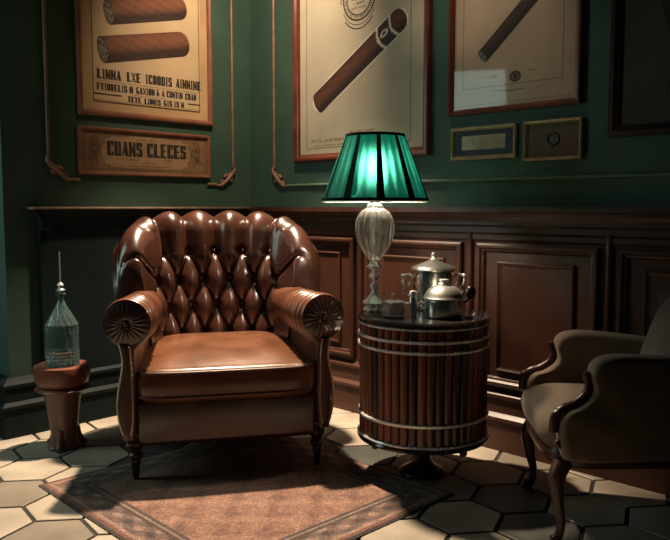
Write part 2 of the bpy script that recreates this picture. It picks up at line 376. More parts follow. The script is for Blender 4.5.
# panelling under the rail
WD = .030
b = MB(); b.box(0.005, 4.4, -WD, -.001, .2, 1.045)
wr_ = struct(b.build('trim_1', 'wood_wall', smooth=False))
mould = [(0, 0), (0, .020), (.008, .026), (.018, .026), (.026, .016), (.034, .014), (.040, .004), (.040, 0)]
for x0, x1 in ((.26, .90), (.985, 1.585), (1.668, 2.246), (2.325, 2.90), (2.98, 3.56), (3.64, 4.2)):
    q = MB(); q.rect_frame(x0, x1, .295, .937, mould); q.xf(Matrix.Translation((0, -WD, 0)))
    pf = q.build('panel_frame', 'wood_wall', wr_, smooth=False)
    q = MB(); i = .105
    q.rect_frame(x0 + i, x1 - i, .295 + i * .65, .937 - i * .75, [(0, 0), (0, .012), (.006, .016), (.012, .012), (.020, .010)]); q.xf(Matrix.Translation((0, -WD, 0)))
    q.box(x0 + i + .018, x1 - i - .018, -WD - .008, -WD + .001, .295 + i * .65 + .018, .937 - i * .75 - .018)
    q.build('raised_panel', 'wood_wall', wr_, smooth=False)
for x in (.94, 1.626, 2.285, 2.94, 3.60):
    q = MB(); q.tube([(x, -WD - .004, .29), (x, -WD - .004, .985)], .016, 12); q.build('bead', 'wood_wall', wr_)
rail = [(0, .945), (.034, .945), (.040, .955), (.040, .975), (.034, .985), (.034, 1.01), (.045, 1.02), (.045, 1.032), (.055, 1.042), (.058, 1.056), (.074, 1.07), (.084, 1.076), (.084, 1.100), (0, 1.100)]
struct(run(rail, [(0.0, -.001, 0, -1), (4.4, -.001, 0, -1)]).build('trim_2', 'wood_wall', smooth=False))
b = MB(); b.box(.001, .038, -1.345, -.03, .2, 1.08)
wl_ = struct(b.build('trim_3', 'dark_panel', smooth=False))
cove = [(0, .99), (.038, .99), (.040, 1.02), (.047, 1.05), (.060, 1.072), (.075, 1.082), (.080, 1.088), (0, 1.088)]
q = run(cove, [(.0015, -.005, 1, 0), (.0015, -1.345, 1, 0)])
q.loft([[(.0015, -1.345 + .0 - o + .038, z) for o, z in cove if 1] , [(.060, -1.345 - o + .038, z) for o, z in cove]], cap=True)
struct(q.build('trim_4', 'dark_panel', smooth=False))
b = MB(); b.box(.001, .088, -1.392, -.002, 1.0885, 1.1005, .003)
struct(b.build('trim_5', 'bronze_trim', smooth=False))

# wall panel mouldings with scrolled corners
def scroll_corner(parent, mat4, flip):
    q = MB()
    for cx, cz, r, t, a in ((.0, .0, .026, 1.25, .3), (-.028 * flip, .032, .018, 1.1, 2.0), (.030 * flip, -.026, .018, 1.1, -.8), (-.022 * flip, -.006, .012, 1, 1.)):
        q.tube(spiral(cx, cz, r, t, a, flip=flip, y=-.012), lambda t_: .0085 * (1 - .55 * t_), 8)
    q.tube(spline([(-.042 * flip, -.006, .085), (-.050 * flip, -.010, .05), (-.020 * flip, -.016, .02), (.02 * flip, -.014, -.02), (.05 * flip, -.010, -.040), (.088 * flip, -.006, -.038)], 20), lambda t_: .005 + .007 * sin(pi * t_), 8)
    for k in range(5): q.ball(((-.012 + .010 * k) * flip, -.018, .022 - .011 * k), .0075)
    q.xf(mat4); return q.build('corner_scroll', 'bronze', parent)
Lm = Matrix.Rotation(pi / 2, 4, 'Z')          # pictures and trims on the left wall
pm = [(0, 0), (0, .010), (.005, .016), (.013, .016), (.018, .010), (.018, 0)]
def bar(q, axis, a0, a1, c, off=.0):
    r = .009
    if axis == 'z': q.tube([(c, -.007, a0), (c, -.007, a1)], r, 10)
    else: q.tube([(a0, -.007, c), (a1, -.007, c)], r, 10)
b = MB(); bar(b, 'z', 1.345, 2.7, -1.277); bar(b, 'z', 1.335, 2.7, -.146); bar(b, 'x', -1.15, -1.118, 1.238); bar(b, 'x', -.335, -.275, 1.232)
b.xf(Lm); t6 = struct(b.build('trim_6', 'bronze_trim'))
scroll_corner(t6, Lm @ Matrix.Translation((-1.236, 0, 1.278)), 1)
scroll_corner(t6, Lm @ Matrix.Translation((-.190, 0, 1.268)), -1)
b = MB(); bar(b, 'z', 1.325, 2.7, .224)
t7 = struct(b.build('trim_7', 'bronze_trim')); scroll_corner(t7, Matrix.Translation((.264, 0, 1.262)), 1)
b = MB(); bar(b, 'x', .335, 4.3, 1.2235); struct(b.build('trim_8', 'green_trim'))

# ------------------------------------------------------------------ framed prints
def picture(name, label, wall, x0, x1, z0, z1, prof, fmat, sheet, pane=False, group=None, cat='framed picture'):
    cx, cz = (x0 + x1) / 2, z0
    loc = (cx, 0, cz) if wall == 'r' else (0, cx, cz)
    t = thing(name, label, cat, loc, 0 if wall == 'r' else pi / 2, group)
    w, h = (x1 - x0), z1 - z0
    q = MB(); q.rect_frame(-w / 2, w / 2, 0, h, [(0, .002)] + prof + [(prof[-1][0], .002)]); q.build('frame', fmat, t, smooth=False)
    i = prof[-1][0] - .004
    q = MB(); q.box(-w / 2 + i, w / 2 - i, -.010, -.003, i, h - i); q.build('print_sheet', sheet, t, smooth=False)
    if pane:
        q = MB(); q.box(-w / 2 + i, w / 2 - i, -.0145, -.0130, i, h - i); q.build('glass_pane', 'pane', t, smooth=False)
    return t, (lambda x, z: (x - cx, z - cz))
YI = -.0105
def cigar(parent, p0, p1, w, y, ash=False, band=False, halo=False, tone=(.125, .045, .022), dark=(.022, .009, .006), lowcap=False, name='cigar_print'):
    (x0, z0), (x1, z1) = p0, p1; L = sqrt((x1 - x0) ** 2 + (z1 - z0) ** 2); ux, uz = (x1 - x0) / L, (z1 - z0) / L; nx, nz = -uz, ux
    if halo:
        q = MB(); pts = []
        for k in range(40):
            a = 2 * pi * k / 40; ex = abs(cos(a)) ** .35 * (1 if cos(a) > 0 else -1); ey = abs(sin(a)) ** .6 * (1 if sin(a) > 0 else -1)
            s_, t_ = L / 2 + ex * (L / 2 + .008), ey * (w / 2 + .007); pts.append((x0 + ux * s_ + nx * t_, z0 + uz * s_ + nz * t_))
        q.v = [(a, y + .0004, c) for a, c in pts]; q.f = [tuple(range(40))]; q.c = [(1, 1, 1)] * 40
        q.build('halo_print', 'white_ink', parent, smooth=False)
    q = MB(); nu, nv = 120, 30; r = random.Random(5); vs = []; cs = []
    for i in range(nu + 1):
        s = i / nu
        e1 = (1 - s) * L / (w * .5); e0 = s * L / (w * (.22 if ash else .28))
        ww = 1.0
        if e1 < 1: ww *= sqrt(max(0, 1 - (1 - e1) ** 2.4))
        if e0 < 1: ww *= sqrt(max(0, 1 - (1 - e0) ** 2.2)) 
        for j in range(nv + 1):
            t = j / nv * 2 - 1
            vs.append((x0 + ux * s * L + nx * t * ww * w / 2, y, z0 + uz * s * L + nz * t * ww * w / 2))
            sh = .06 + .94 * max(0, 1 - ((t - .50) / .95) ** 2) if not halo else .10 + .90 * max(0, 1 - ((t - .30) / .85) ** 2)
            ph = (s * L / w * .78 - t * .42) % 1.0; ln = .72 if ph < .05 else 1
            col = [lerp(d, c, sh) * ln * (1 + .12 * sin(40 * s + 9 * t)) for c, d in zip(tone, dark)]
            ex = s * L - w * .16 * sqrt(max(0, 1 - t * t)) * 1.0
            el = ((s * L - w * .22) / (w * .22)) ** 2 + t * t
            if ash and el < 1.02:
                k = r.random() ** 2; col = (.26 * k + .025, .24 * k + .022, .20 * k + .02) if el < .80 else (.018, .012, .009)
            if band:
                bs = (s - .79 - .03 * (t * t)) / .075
                if -1 < bs < 1:
                    col = (.62, .57, .48) if abs(bs) > .74 else (.02, .016, .014)
                    if bs * bs + ((t - .15) / .5) ** 2 * 1.1 < .3: col = (.60, .56, .48)
                    if bs * bs + ((t - .15) / .5) ** 2 * 1.1 < .08: col = (.05, .04, .035)
            cs.append(tuple(col))
    q.v = vs; q.c = cs
    q.f = [(i * (nv + 1) + j, (i + 1) * (nv + 1) + j, (i + 1) * (nv + 1) + j + 1, i * (nv + 1) + j + 1) for i in range(nu) for j in range(nv)]
    return q.build(name, 'print', parent, smooth=False, attr='ink')

thin = [(0, .004), (0, .022), (.006, .028), (.016, .030), (.024, .024), (.030, .014)]
wide = [(0, .004), (0, .030), (.008, .036), (.020, .036), (.030, .026), (.036, .024), (.042, .013)]
t, l = picture('framed_cigar_poster', 'tan framed poster of two fat cigars above block lettering, on the left wall', 'l', -1.121, -.297, 1.565, 2.50, thin, 'frame_tan', 'board')
q = MB(); q.box(-.335, .335, -.0115, -.009, .085, .85); q.build('paper_panel', 'paper', t, smooth=False)
y = -.0122
q = MB(); rect_line(q, *[-.325, .325], .075, .87, .004, y - .0004)
for tx, w_, h_, px_, pz_ in (('LINNA', .135, .050, -.945, 1.780), ('LXE', .080, .050, -.802, 1.782), ('ICOODIS', .165, .050, -.648, 1.784), ('AINNINE', .165, .050, -.458, 1.784), ('FYIORELIS', .172, .036, -.928, 1.716), ('O', .022, .036, -.818, 1.716), ('GAXION', .112, .036, -.733, 1.717), ('& A', .050, .036, -.640, 1.718), ('CUNTIN', .104, .036, -.550, 1.718), ('COAN', .074, .036, -.444, 1.718), ('TEYE', .080, .030, -.800, 1.667), ('LIONIS', .100, .030, -.690, 1.667), ('GIS IS N', .130, .030, -.555, 1.668)):
    text_mesh(q, tx, w_, h_, *l(px_, pz_), y)
for a, c_ in ((-.325, -.165), (.245, .325)): stroke(q, [(a, .113), (c_, .113)], .007, y)
stroke(q, [(-.325, .18), (.325, .18)], .0015, y); stroke(q, [(-.1, .125), (.1, .125)], .0015, y)
q.build('lettering', 'ink', t, smooth=False)
cigar(t, l(-1.005, 1.895), l(-.448, 2.012), .135, y, ash=True, tone=(.17, .062, .032))
cigar(t, l(-.965, 2.088), l(-.462, 2.205), .125, y, ash=True, tone=(.18, .066, .034))

t, l = picture('wooden_plaque', 'wide brown plaque lettered CUANS CLECES below the two-cigar poster', 'l', -1.128, -.320, 1.265, 1.509, [(0, .004), (0, .022), (.006, .026), (.014, .024), (.018, .014)], 'frame_tan', 'plaque', cat='sign')
q = MB(); pts = []
for k in range(64):
    a = 2 * pi * k / 64; e = abs(cos(a)) ** .35 * (1 if cos(a) > 0 else -1); f_ = abs(sin(a)) ** .5 * (1 if sin(a) > 0 else -1)
    pts.append((e * .265 * (1 + .03 * cos(10 * a)), .122 + f_ * .082 * (1 + .06 * cos(12 * a))))
q.prism(pts, -.0112, -.0095); q.build('cartouche', 'plaque_light', t, smooth=False)
q = MB(); text_mesh(q, 'CUANS CLECES', .485, .076, .0, .140, -.0118); q.build('lettering', 'ink', t, smooth=False)
q = MB(); fine_print(q, -.07, .06, .193, .010, -.0118, 3)
for a, c_, z in ((-.16, -.06, .086), (.10, .16, .090), (-.03, .05, .07)): fine_print(q, a, c_, z, .011, -.0118, int(z * 1000))
stroke(q, [(-.13, .052), (.13, .052)], .003, -.0118); stroke(q, [(-.09, .042), (.09, .042)], .002, -.0118)
rect_line(q, -.37, .37, .032, .212, .003, -.0104)
for sx in (-1, 1):
    for cz, r, a in ((.07, .032, 0), (.13, .034, 2), (.18, .026, 4), (.10, .02, 1), (.16, .018, 3)):
        pp = [(p[0], p[2]) for p in spiral(sx * (.318 + .02 * sin(a * 3)), cz, r, 1.6, a, flip=sx)]
        stroke(q, pp, lambda t_: .006 * (1 - .5 * t_), -.0106)
q.build('scrollwork_print', 'ink_brown', t, smooth=False)

t, l = picture('framed_cigar_print', 'large red-framed print of one banded cigar under a round crest, behind the lamp', 'r', .412, 1.370, 1.352, 2.55, wide, 'frame_red', 'paper_grey', pane=False)
q = MB(); rect_line(q, *[-.385, .355], .072, 1.10, .0035, YI); text_w = None
fine_print(q, -.35, .28, .112, .016, YI, 9); fine_print(q, -.33, -.05, .086, .009, YI, 10); fine_print(q, .02, .3, .090, .008, YI, 12); fine_print(q, -.05, .12, .146, .009, YI, 13)
q.build('fine_lettering', 'ink_brown', t, smooth=False)
q = MB(); cx, cz = l(.900, 2.175)
disc(q, cx, cz, .079, .085, YI); disc(q, cx, cz, .104, .113, YI)
for k in range(44):
    a = 2 * pi * k / 44; stroke(q, [(cx + .086 * cos(a), cz + .086 * sin(a)), (cx + (.100 if k % 3 else .094) * cos(a + .03), cz + (.100 if k % 3 else .094) * sin(a + .03))], .006, YI)
for r, z in ((.05, -.045), (.036, -.022), (.05, .0)): fine_print(q, cx - r, cx + r, cz + z, .013, YI, int(r * 999))
for sx in (-1, 1): stroke(q, [(cx + sx * (.112 + .02 * sin(t_ * 9)), cz + .09 - t_ * .1) for t_ in [k / 12 for k in range(13)]], .005, YI)
stroke(q, [(cx + .118 * sin(a), cz - .012 - .120 * cos(a)) for a in [-1.15 + 2.3 * k / 24 for k in range(25)]], .004, YI)
stroke(q, [(cx + .122 * sin(a), cz - .024 - .128 * cos(a)) for a in [-.9 + 1.8 * k / 24 for k in range(25)]], .006, YI)
q.build('crest_print', 'ink', t, smooth=False)
cigar(t, l(.574, 1.655), l(1.212, 2.045), .118, YI - .001, band=True, halo=True, tone=(.092, .031, .018), dark=(.012, .006, .005))

t, l = picture('framed_cigar_certificate', 'dim red-framed print of a diagonal cigar with small seal, right of the lamp', 'r', 1.482, 2.135, 1.522, 2.45, [(0, .004), (0, .028), (.006, .032), (.014, .030), (.020, .022), (.026, .013)], 'frame_red', 'paper_dim', pane=True)
q = MB(); rect_line(q, -.255, .24, .115, .9, .0025, YI); rect_line(q, -.295, .295, .04, .92, .0015, YI); fine_print(q, *[-.14, -.07], .158, .010, YI, 4); fine_print(q, .07, .13, .165, .010, YI, 5)
cx, cz = l(1.826, 1.668); disc(q, cx, cz, .0, .014, YI); disc(q, cx, cz, .019, .024, YI)
for k in range(9): a = k * .7; disc(q, cx + .024 * cos(a), cz + .018 * sin(a), 0, .007, YI, 10)
stroke(q, [(cx - .11, cz - .048), (cx - .03, cz - .06), (cx + .05, cz - .055)], .003, YI)
q.build('fine_lettering', 'ink_brown', t, smooth=False)
cigar(t, l(1.648, 1.765), l(2.06, 2.13), .066, YI - .0006, ash=True, tone=(.05, .022, .016), dark=(.012, .007, .006))

t, l = picture('framed_label', 'small dark frame with a cream text label on navy mat', 'r', 1.495, 1.841, 1.317, 1.465, [(0, .004), (0, .020), (.006, .024), (.012, .022), (.018, .013)], 'frame_gold', 'navy')
q = MB(); q.box(-.115, .115, -.0115, -.0095, .045, .108); q.build('paper_label', 'label', t, smooth=False)
q = MB()
for k in range(6): fine_print(q, -.06 if k else -.03, .105, .099 - k * .0095, .006, -.0119, 20 + k)
q.build('lettering', 'ink_brown', t, smooth=False)
t, l = picture('framed_medal', 'small pale gold frame holding a dark round medallion on brown', 'r', 1.879, 2.147, 1.297, 1.466, [(0, .004), (0, .022), (.005, .026), (.010, .024), (.016, .013)], 'frame_gold', 'brown_mat')
q = MB(); q.lathe([(.0001, .004), (.014, .004), (.016, .002), (.022, .002), (.026, .004), (.030, .003), (.031, 0)], 32, mod=lambda a, z, t_: 1 + .02 * cos(12 * a))
q.xf(Matrix.Translation((.0, -.010, .088)) @ Matrix.Rotation(pi / 2, 4, 'X')); q.build('medallion', 'frame_dark', t)
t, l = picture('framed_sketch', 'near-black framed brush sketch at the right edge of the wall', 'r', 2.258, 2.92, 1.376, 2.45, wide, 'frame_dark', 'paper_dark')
q = MB(); rr = random.Random(4)
for k in range(7):
    x = -.12 + .05 * k; stroke(q, [(x + .03 * sin(6 * u + k), .13 + u * .6 + .02 * k) for u in [i / 20 for i in range(21)]], lambda t_: .008 + .02 * sin(pi * t_) ** 2, YI)
q.build('brush_strokes', 'ink', t, smooth=False)

# ------------------------------------------------------------------ the leather armchair
ch = thing('leather_armchair', 'brown tufted leather club armchair with rolled arms, standing on the rug', 'armchair', P(-.522, 3.345, .009), YAW + radians(13))
# backrest: barrel curve with diamond tufting on its inner face
SXB, SYB, Z1 = .115, .128, .872
A80 = radians(80); RX = .325; RY = .30
def plan(u, off):
    a = u * A80; x = RX * sin(a) / sin(A80); yy = .25 - RY * (1 - cos(a)) / (1 - cos(A80)) * .92
    nx, ny = sin(a) * .9, cos(a) ; n = sqrt(nx * nx + ny * ny); nx /= n; ny /= n
    return x + nx * off, yy + ny * off
ARC = [0.]
for i in range(200):
    a, c = plan(i / 200, 0), plan((i + 1) / 200, 0); ARC.append(ARC[-1] + sqrt((a[0] - c[0]) ** 2 + (a[1] - c[1]) ** 2))
def arc(u): k = abs(u) * 200; i = min(199, int(k)); return (ARC[i] + (ARC[i + 1] - ARC[i]) * (k - i)) * (1 if u >= 0 else -1)
def ztop(u): return .735 + .325 * max(0, 1 - abs(u) ** 3.6) ** .5
def bulge(s, hgt):
    p = s / SXB; qv = (hgt - Z1) / SYB
    if qv > 0: v = abs(sin(pi * p)) ** .8
    else: v = (abs(sin(pi * (p + qv / 2))) * abs(sin(pi * (p - qv / 2)))) ** .36
    lim_ = SXB * (2.5 if qv < -.5 else 2.12 if qv < .8 else 2.5)
    w = sstep(lim_ - .004, lim_ + .07, abs(s)); v = lerp(v, .86, w)
    # oblique pleats to the rim and the seam of the plain side bolster
    for x0, h0, x1, h1 in ((2.5 * SXB, Z1 - SYB, .46, Z1 + .015), (2.0 * SXB, Z1, .285, 1.2)):
        dx, dz = x1 - x0, h1 - h0; t_ = max(0, min(1, ((abs(s) - x0) * dx + (hgt - h0) * dz) / (dx * dx + dz * dz)))
        d = sqrt((abs(s) - x0 - t_ * dx) ** 2 + (hgt - h0 - t_ * dz) ** 2); v *= 1 - .8 * math.exp(-(d / .010) ** 2)
    # button pits
    for row in range(0, -4, -1):
        n = round(p - (.5 if row % 2 else 0)) + (.5 if row % 2 else 0)
        if abs(n) > (2.5 if row % 2 else 2): continue
        d2 = (s - n * SXB) ** 2 + (hgt - (Z1 + row * SYB)) ** 2; v -= .55 * math.exp(-d2 / .017 ** 2)
    return v
def back_pt(fu, fv):
    u = fu * 2 - 1; zt = ztop(u); rr = lerp(.088, .054, abs(u) ** 2); z0 = .36
    lean = .075
    straight = zt - rr - z0; arcl = pi * rr; tot = straight + arcl
    d = fv / .74 * tot if fv < .74 else None
    s = arc(u)
    def lean_at(z): return lean * max(0, (z - .45) / .6)
    if d is not None:
        if d < straight:
            z = z0 + d; off = 0; no, nz = -1, 0; hgt = z
        else:
            a = (d - straight) / rr; z = zt - rr + rr * sin(a); off = rr - rr * cos(a); no, nz = -cos(a), sin(a); hgt = zt - rr + (d - straight)
        amp = .054 * (1 - sstep(pi * .22, pi * .75, (d - straight) / rr if d > straight else 0))
        bl = bulge(s, hgt) * amp - .02
        bl *= 1 - .0 * abs(u)
        off += no * bl; z += nz * bl
    else:
        k = (fv - .74) / .26; z = lerp(zt - rr, .18, k); off = 2 * rr + .02 - .05 * k * (1 - k) + .02 - .02 * k
        off = lerp(2 * rr, 2 * rr - .01, k) + .012 * sin(pi * k)
    x, yy = plan(u, off + lean_at(z)); return (x, yy, z)
q = MB(); q.grid(back_pt, 241, 190)
n0 = 190
q.f.append(tuple(range(n0))); q.f.append(tuple(240 * n0 + k for k in range(n0)))
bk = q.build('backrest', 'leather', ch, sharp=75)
for row in range(0, -3, -1):
    cnt = [-2, -1, 0, 1, 2] if row % 2 == 0 else [-2.5, -1.5, -.5, .5, 1.5, 2.5]
    for n in cnt:
        s = n * SXB; lo, hi = 0, 1
        for _ in range(30):
            m_ = (lo + hi) / 2
            if arc(m_) < abs(s): lo = m_
            else: hi = m_
        u = lo * (1 if s >= 0 else -1); z = Z1 + row * SYB
        x, yy = plan(u, .075 * max(0, (z - .45) / .6) + .026)
        q = MB(); q.ball((0, 0, 0), .0125, 14, 8, .55); q.xf(Matrix.Translation((x, yy, z)) @ Matrix.Rotation(-u * A80, 4, 'Z') @ Matrix.Rotation(pi / 2, 4, 'X'))
        q.build('button', 'leather_dark', bk)
# seat base and cushion
q = MB(); q.box(-.368, .368, -.400, .36, .135, .325, .022, 4); q.build('seat_base', 'leather', ch)
def seat_pt(a_, b_):
    # rounded slab: a_ round the outline, b_ from underside centre over the rim to the top centre
    a = 2 * pi * a_; ca, sa = cos(a), sin(a)
    k = (abs(ca) ** 7 + abs(sa) ** 7) ** (-1 / 7)
    ex, ey = ca * k, sa * k
    hw = .372 if ey < 0 else .372 - .06 * ey
    hx, hy, cy = hw, .350, -.113
    z0, z1, r = .322, .458, .026
    if b_ < .12: t_ = b_ / .12; rad = t_ * .93; z = z0
    elif b_ < .24: t_ = (b_ - .12) / .12 * pi / 2; rad = 1 - .07 * (1 - sin(t_)); z = z0 + r * (1 - cos(t_))
    elif b_ < .42: t_ = (b_ - .24) / .18; rad = 1 + .012 * sin(pi * t_); z = lerp(z0 + r, z1 - r, t_)
    elif b_ < .56: t_ = (b_ - .42) / .14 * pi / 2; rad = 1 - .08 * (1 - cos(t_)); z = z1 - r + r * sin(t_)
    else:
        t_ = (b_ - .56) / .44; rad = .92 * (1 - t_)
        dome = 1 - (rad * ex) ** 4; dome *= 1 - (rad * abs(ey)) ** 4; z = z1 + .042 * max(0, 1 - (rad / .92) ** 2.6)
    z += .012 * rad * ey * 0
    return (ex * hx * rad, cy + ey * hy * rad, z + .02 * max(0, (rad * ey + .3)) * (1 if b_ > .42 else 0) * rad ** 0)
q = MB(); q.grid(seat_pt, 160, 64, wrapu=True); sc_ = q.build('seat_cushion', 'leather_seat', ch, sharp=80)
for bb in (.235, .455):
    q = MB(); q.tube([Vector(seat_pt(i / 160, bb)) * 1.0 for i in range(160)], .0058, 8, closed=True); q.build('piping', 'leather_dark', sc_)
# rolled arms
def arm(sx):
    RC, RR = (.026, .637), .096
    def prof(rs, t_):
        """inner wall, roll, neck, bellied outer wall: (u outward from the inner face, z)"""
        cu, cz = RC[0], RC[1] + (1 - rs) * -.02; r = RR * rs
        pts = [(.006, .17), (-.004, .34), (-.006, .46), (-.004, .53)]
        for k in range(25):
            a = radians(212 - k * 272 / 24); pts.append((cu + r * cos(a), cz + r * sin(a)))
        pts += [(.046, .530), (.042, .48), (.050, .43), (.064, .37), (.072, .31), (.067, .25), (.056, .20), (.050, .17)]
        return pts
    path = spline([(.292, .22, 0), (.316, .05, 0), (.332, -.14, 0), (.342, -.29, 0), (.364, -.392, 0)], 70)
    q = MB(); rings = []
    for i, p in enumerate(path):
        t_ = i / 70; d = path[min(70, i + 1)] - path[max(0, i - 1)]; d.normalize(); out = Vector((-d.y, d.x, 0))  # points to +x
        if out.x < 0: out = -out
        rs = lerp(.86, 1.0, t_)
        gro = sum(math.exp(-((t_ - g_) / .012) ** 2) for g_ in (.97, .86, .75, .64, .53))
        puff = .035 * sin(pi * ((t_ - .53) / .11 % 1)) if t_ > .53 else 0
        rs2 = rs * (1 - .11 * gro + puff)
        ring = []
        for k, (u, z) in enumerate(prof(rs2, t_)):
            if not (4 <= k < 29): u, z = prof(rs, t_)[k]
            pt = p + out * u; ring.append((pt.x * sx, pt.y, z))
        rings.append(ring)
    # rounded nose
    e = path[-1]; d = (path[-1] - path[-2]).normalized(); out = Vector((-d.y, d.x, 0)); out = out if out.x > 0 else -out
    for k in range(1, 5):
        f_ = k / 4; fw = .022 * sin(f_ * pi / 2); shr = 1 - .16 * (1 - cos(f_ * pi / 2))
        ring = []
        for i, (u, z) in enumerate(prof(1.0, 1)):
            cu, cz = (RC if 4 <= i < 29 else (.035, z)); uu = cu + (u - cu) * shr; zz = cz + (z - cz) * shr
            pt = e + d * fw + out * uu; ring.append((pt.x * sx, pt.y, zz))
        rings.append(ring)
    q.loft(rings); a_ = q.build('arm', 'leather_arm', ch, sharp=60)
    # front facing: pleated rosette, long bellied panel, two rows of nails
    def fr(u, z, f_): pt = e + d * f_ + out * u; return Vector((pt.x * sx, pt.y, z))
    q = MB()
    def ros(a__, b__):
        a = 2 * pi * a__; r = .094 * b__ * (1 + 0 * a); wv = .0011 * cos(22 * a) * sin(pi * min(1, b__)) ** .7
        dome = .018 * (1 - b__ ** 2.2) - .016 * math.exp(-(b__ / .16) ** 2)
        return fr(RC[0] + r * cos(a), RC[1] + r * sin(a), .0185 + dome + wv)
    q.grid(ros, 132, 14, wrapu=True); q.build('pleated_rosette', 'leather', a_, sharp=75)
    q = MB(); q.ball((0, 0, 0), .013, 14, 8); q.xf(Matrix.Translation(fr(RC[0], RC[1], .026))); q.build('button', 'leather_dark', a_)
    L_ = [(.010, .545), (.004, .46), (.002, .38), (.000, .30), (.004, .235), (.012, .195)]
    R2 = [(.054, .55), (.042, .49), (.050, .43), (.064, .37), (.070, .31), (.064, .25), (.048, .195)]
    lp = spline([(u, z, 0) for u, z in L_], 40); rp = spline([(u, z, 0) for u, z in R2], 40)
    q = MB()
    def pan(a__, b__):
        i = int(round(b__ * 40)); l_, r_ = lp[i], rp[i]; u = lerp(l_.x, r_.x, a__); z = lerp(l_.y, r_.y, a__)
        return fr(u, z, .020 + .016 * sin(pi * a__) ** .6)
    q.grid(pan, 14, 41); q.build('facing_panel', 'leather_dark', a_)
    q = MB()
    for path_ in (lp, rp):
        for i in range(0, 41): 
            pt = path_[i]; q.ball(fr(pt.x * .86 + .006, pt.y, .027), .0056, 8, 5)
    q.build('nail_trim', 'nail', a_)
    return a_
arm(-1); arm(1)
def turned_leg(x, y_, z0=0.):
    q = MB(); q.lathe([(.008, z0), (.012, z0 + .004), (.014, .03), (.017, .06), (.022, .078), (.020, .085), (.030, .094), (.031, .104), (.022, .112), (.026, .125), (.036, .140), (.037, .155), (.030, .168), (.030, .19)], 24, (x, y_, 0)); return q.build('leg', 'leg_wood', ch)
turned_leg(-.372, -.372); turned_leg(.372, -.372); turned_leg(-.27, .27, -.0085); turned_leg(.27, .27, -.0085)

# ------------------------------------------------------------------ drum side table
TX, TZ = .362, 3.0
tb = thing('drum_side_table', 'round dark stave-sided drum table with steel hoops, beside the armchair', 'side table', P(TX, TZ), YAW)
q = MB(); NS = 46; rs_ = random.Random(3); r0 = .258
for k in range(NS):
    a0, a1 = 2 * pi * k / NS, 2 * pi * (k + 1) / NS; j = rs_.random()
    q.col = (lerp(.06, .19, j), lerp(.016, .050, j), lerp(.010, .024, j)) if rs_.random() > .2 else (.03, .012, .010)
    rings = []
    for z in (.172, .642):
        ring = [(.235 * cos(a0), .235 * sin(a0), z)]
        for m_ in range(7):
            f_ = m_ / 6; a = lerp(a0 + .010, a1 - .010, f_); r = r0 - .004 + .007 * sin(pi * f_) ** .6; ring.append((r * cos(a), r * sin(a), z))
        ring.append((.235 * cos(a1), .235 * sin(a1), z)); rings.append(ring)
    q.loft(rings)
q.col = (.02, .01, .01); q.lathe([(.24, .168), (.24, .645)], 48)
q.build('stave_drum', 'stave', tb, attr='tone', sharp=35)
q = MB(); q.lathe([(.0001, .640), (.262, .640), (.268, .645), (.268, .657), (.262, .664), (.250, .6655), (.0001, .6655)], 96); q.build('table_top', 'table_top', tb)
for z, h_ in ((.638, .004), (.590, .0055), (.549, .0055), (.268, .0065)):
    q = MB(); q.lathe([(.256, z - h_), (.265, z - h_), (.268, z - h_ * .5), (.268, z + h_ * .5), (.265, z + h_), (.256, z + h_)], 96, closed=True); q.build('hoop', 'chrome', tb)
q = MB(); q.lathe([(.0001, .158), (.252, .158), (.266, .162), (.270, .170), (.266, .180), (.255, .184), (.0001, .184)], 96); q.build('base_rim', 'table_top', tb)
q = MB(); q.lathe([(.256, .182), (.268, .182), (.270, .186), (.268, .190), (.256, .190)], 96, closed=True); q.build('hoop', 'chrome', tb)
q = MB(); q.lathe([(.0001, 0), (.092, 0), (.096, .008), (.090, .018), (.060, .030), (.040, .050), (.034, .075), (.046, .095), (.050, .105), (.038, .120), (.060, .150), (.07, .160)], 40); q.build('pedestal', 'leg_wood', tb)
for k in range(6):
    a = radians(15 + 60 * k); q = MB(); x, y_ = .205 * cos(a), .205 * sin(a)
    q.lathe([(.006, -.042), (.013, -.038), (.017, -.028), (.012, -.018), (.009, -.012), (.018, -.006), (.022, .002)], 16, (x, y_, .158)); q.tube([(x - .018 * cos(a), y_ - .018 * sin(a), .145), (x - .06 * cos(a), y_ - .06 * sin(a), .135), (x - .12 * cos(a), y_ - .12 * sin(a), .14), (.04 * cos(a), .04 * sin(a), .11)], .009, 8)
    q.build('scroll_foot', 'bronze', tb)
TT = .6657
# ------------------------------------------------------------------ table lamp
LX, LZ = .166, 3.095
lp_ = thing('table_lamp', 'lit table lamp with green pleated shade and ribbed glass body on drum table', 'table lamp', P(LX, LZ, TT), YAW)
q = MB(); q.lathe([(.0001, 0), (.046, 0), (.048, .004), (.044, .012), (.030, .020), (.024, .028), (.048, .030), (.052, .034), (.046, .042), (.030, .054), (.018, .070), (.011, .085)], 40); q.build('base', 'chrome', lp_)
q = MB(); q.lathe([(.010, .083), (.014, .090), (.020, .102), (.014, .114), (.009, .120), (.010, .128), (.022, .140), (.024, .150), (.014, .160), (.010, .168), (.030, .180), (.034, .186), (.024, .198), (.016, .210), (.018, .216)], 32); q.build('stem', 'chrome', lp_)
pr = spline([(.020, .212, 0), (.034, .226, 0), (.058, .258, 0), (.076, .300, 0), (.083, .345, 0), (.078, .385, 0), (.060, .415, 0), (.040, .428, 0), (.030, .436, 0)], 40)
q = MB(); q.lathe([(p.x, p.y) for p in pr], 160, mod=lambda a, z, t_: 1 - .20 * sin(pi * t_) ** .5 * (1 - abs(sin(8 * a)) ** .8)); q.build('glass_body', 'lamp_glass', lp_)
q = MB(); q.lathe([(.030, .350), (.034, .438), (.028, .448), (.018, .456), (.022, .464), (.024, .470), (.014, .476), (.010, .50), (.010, .53)], 32); q.build('collar', 'chrome', lp_)
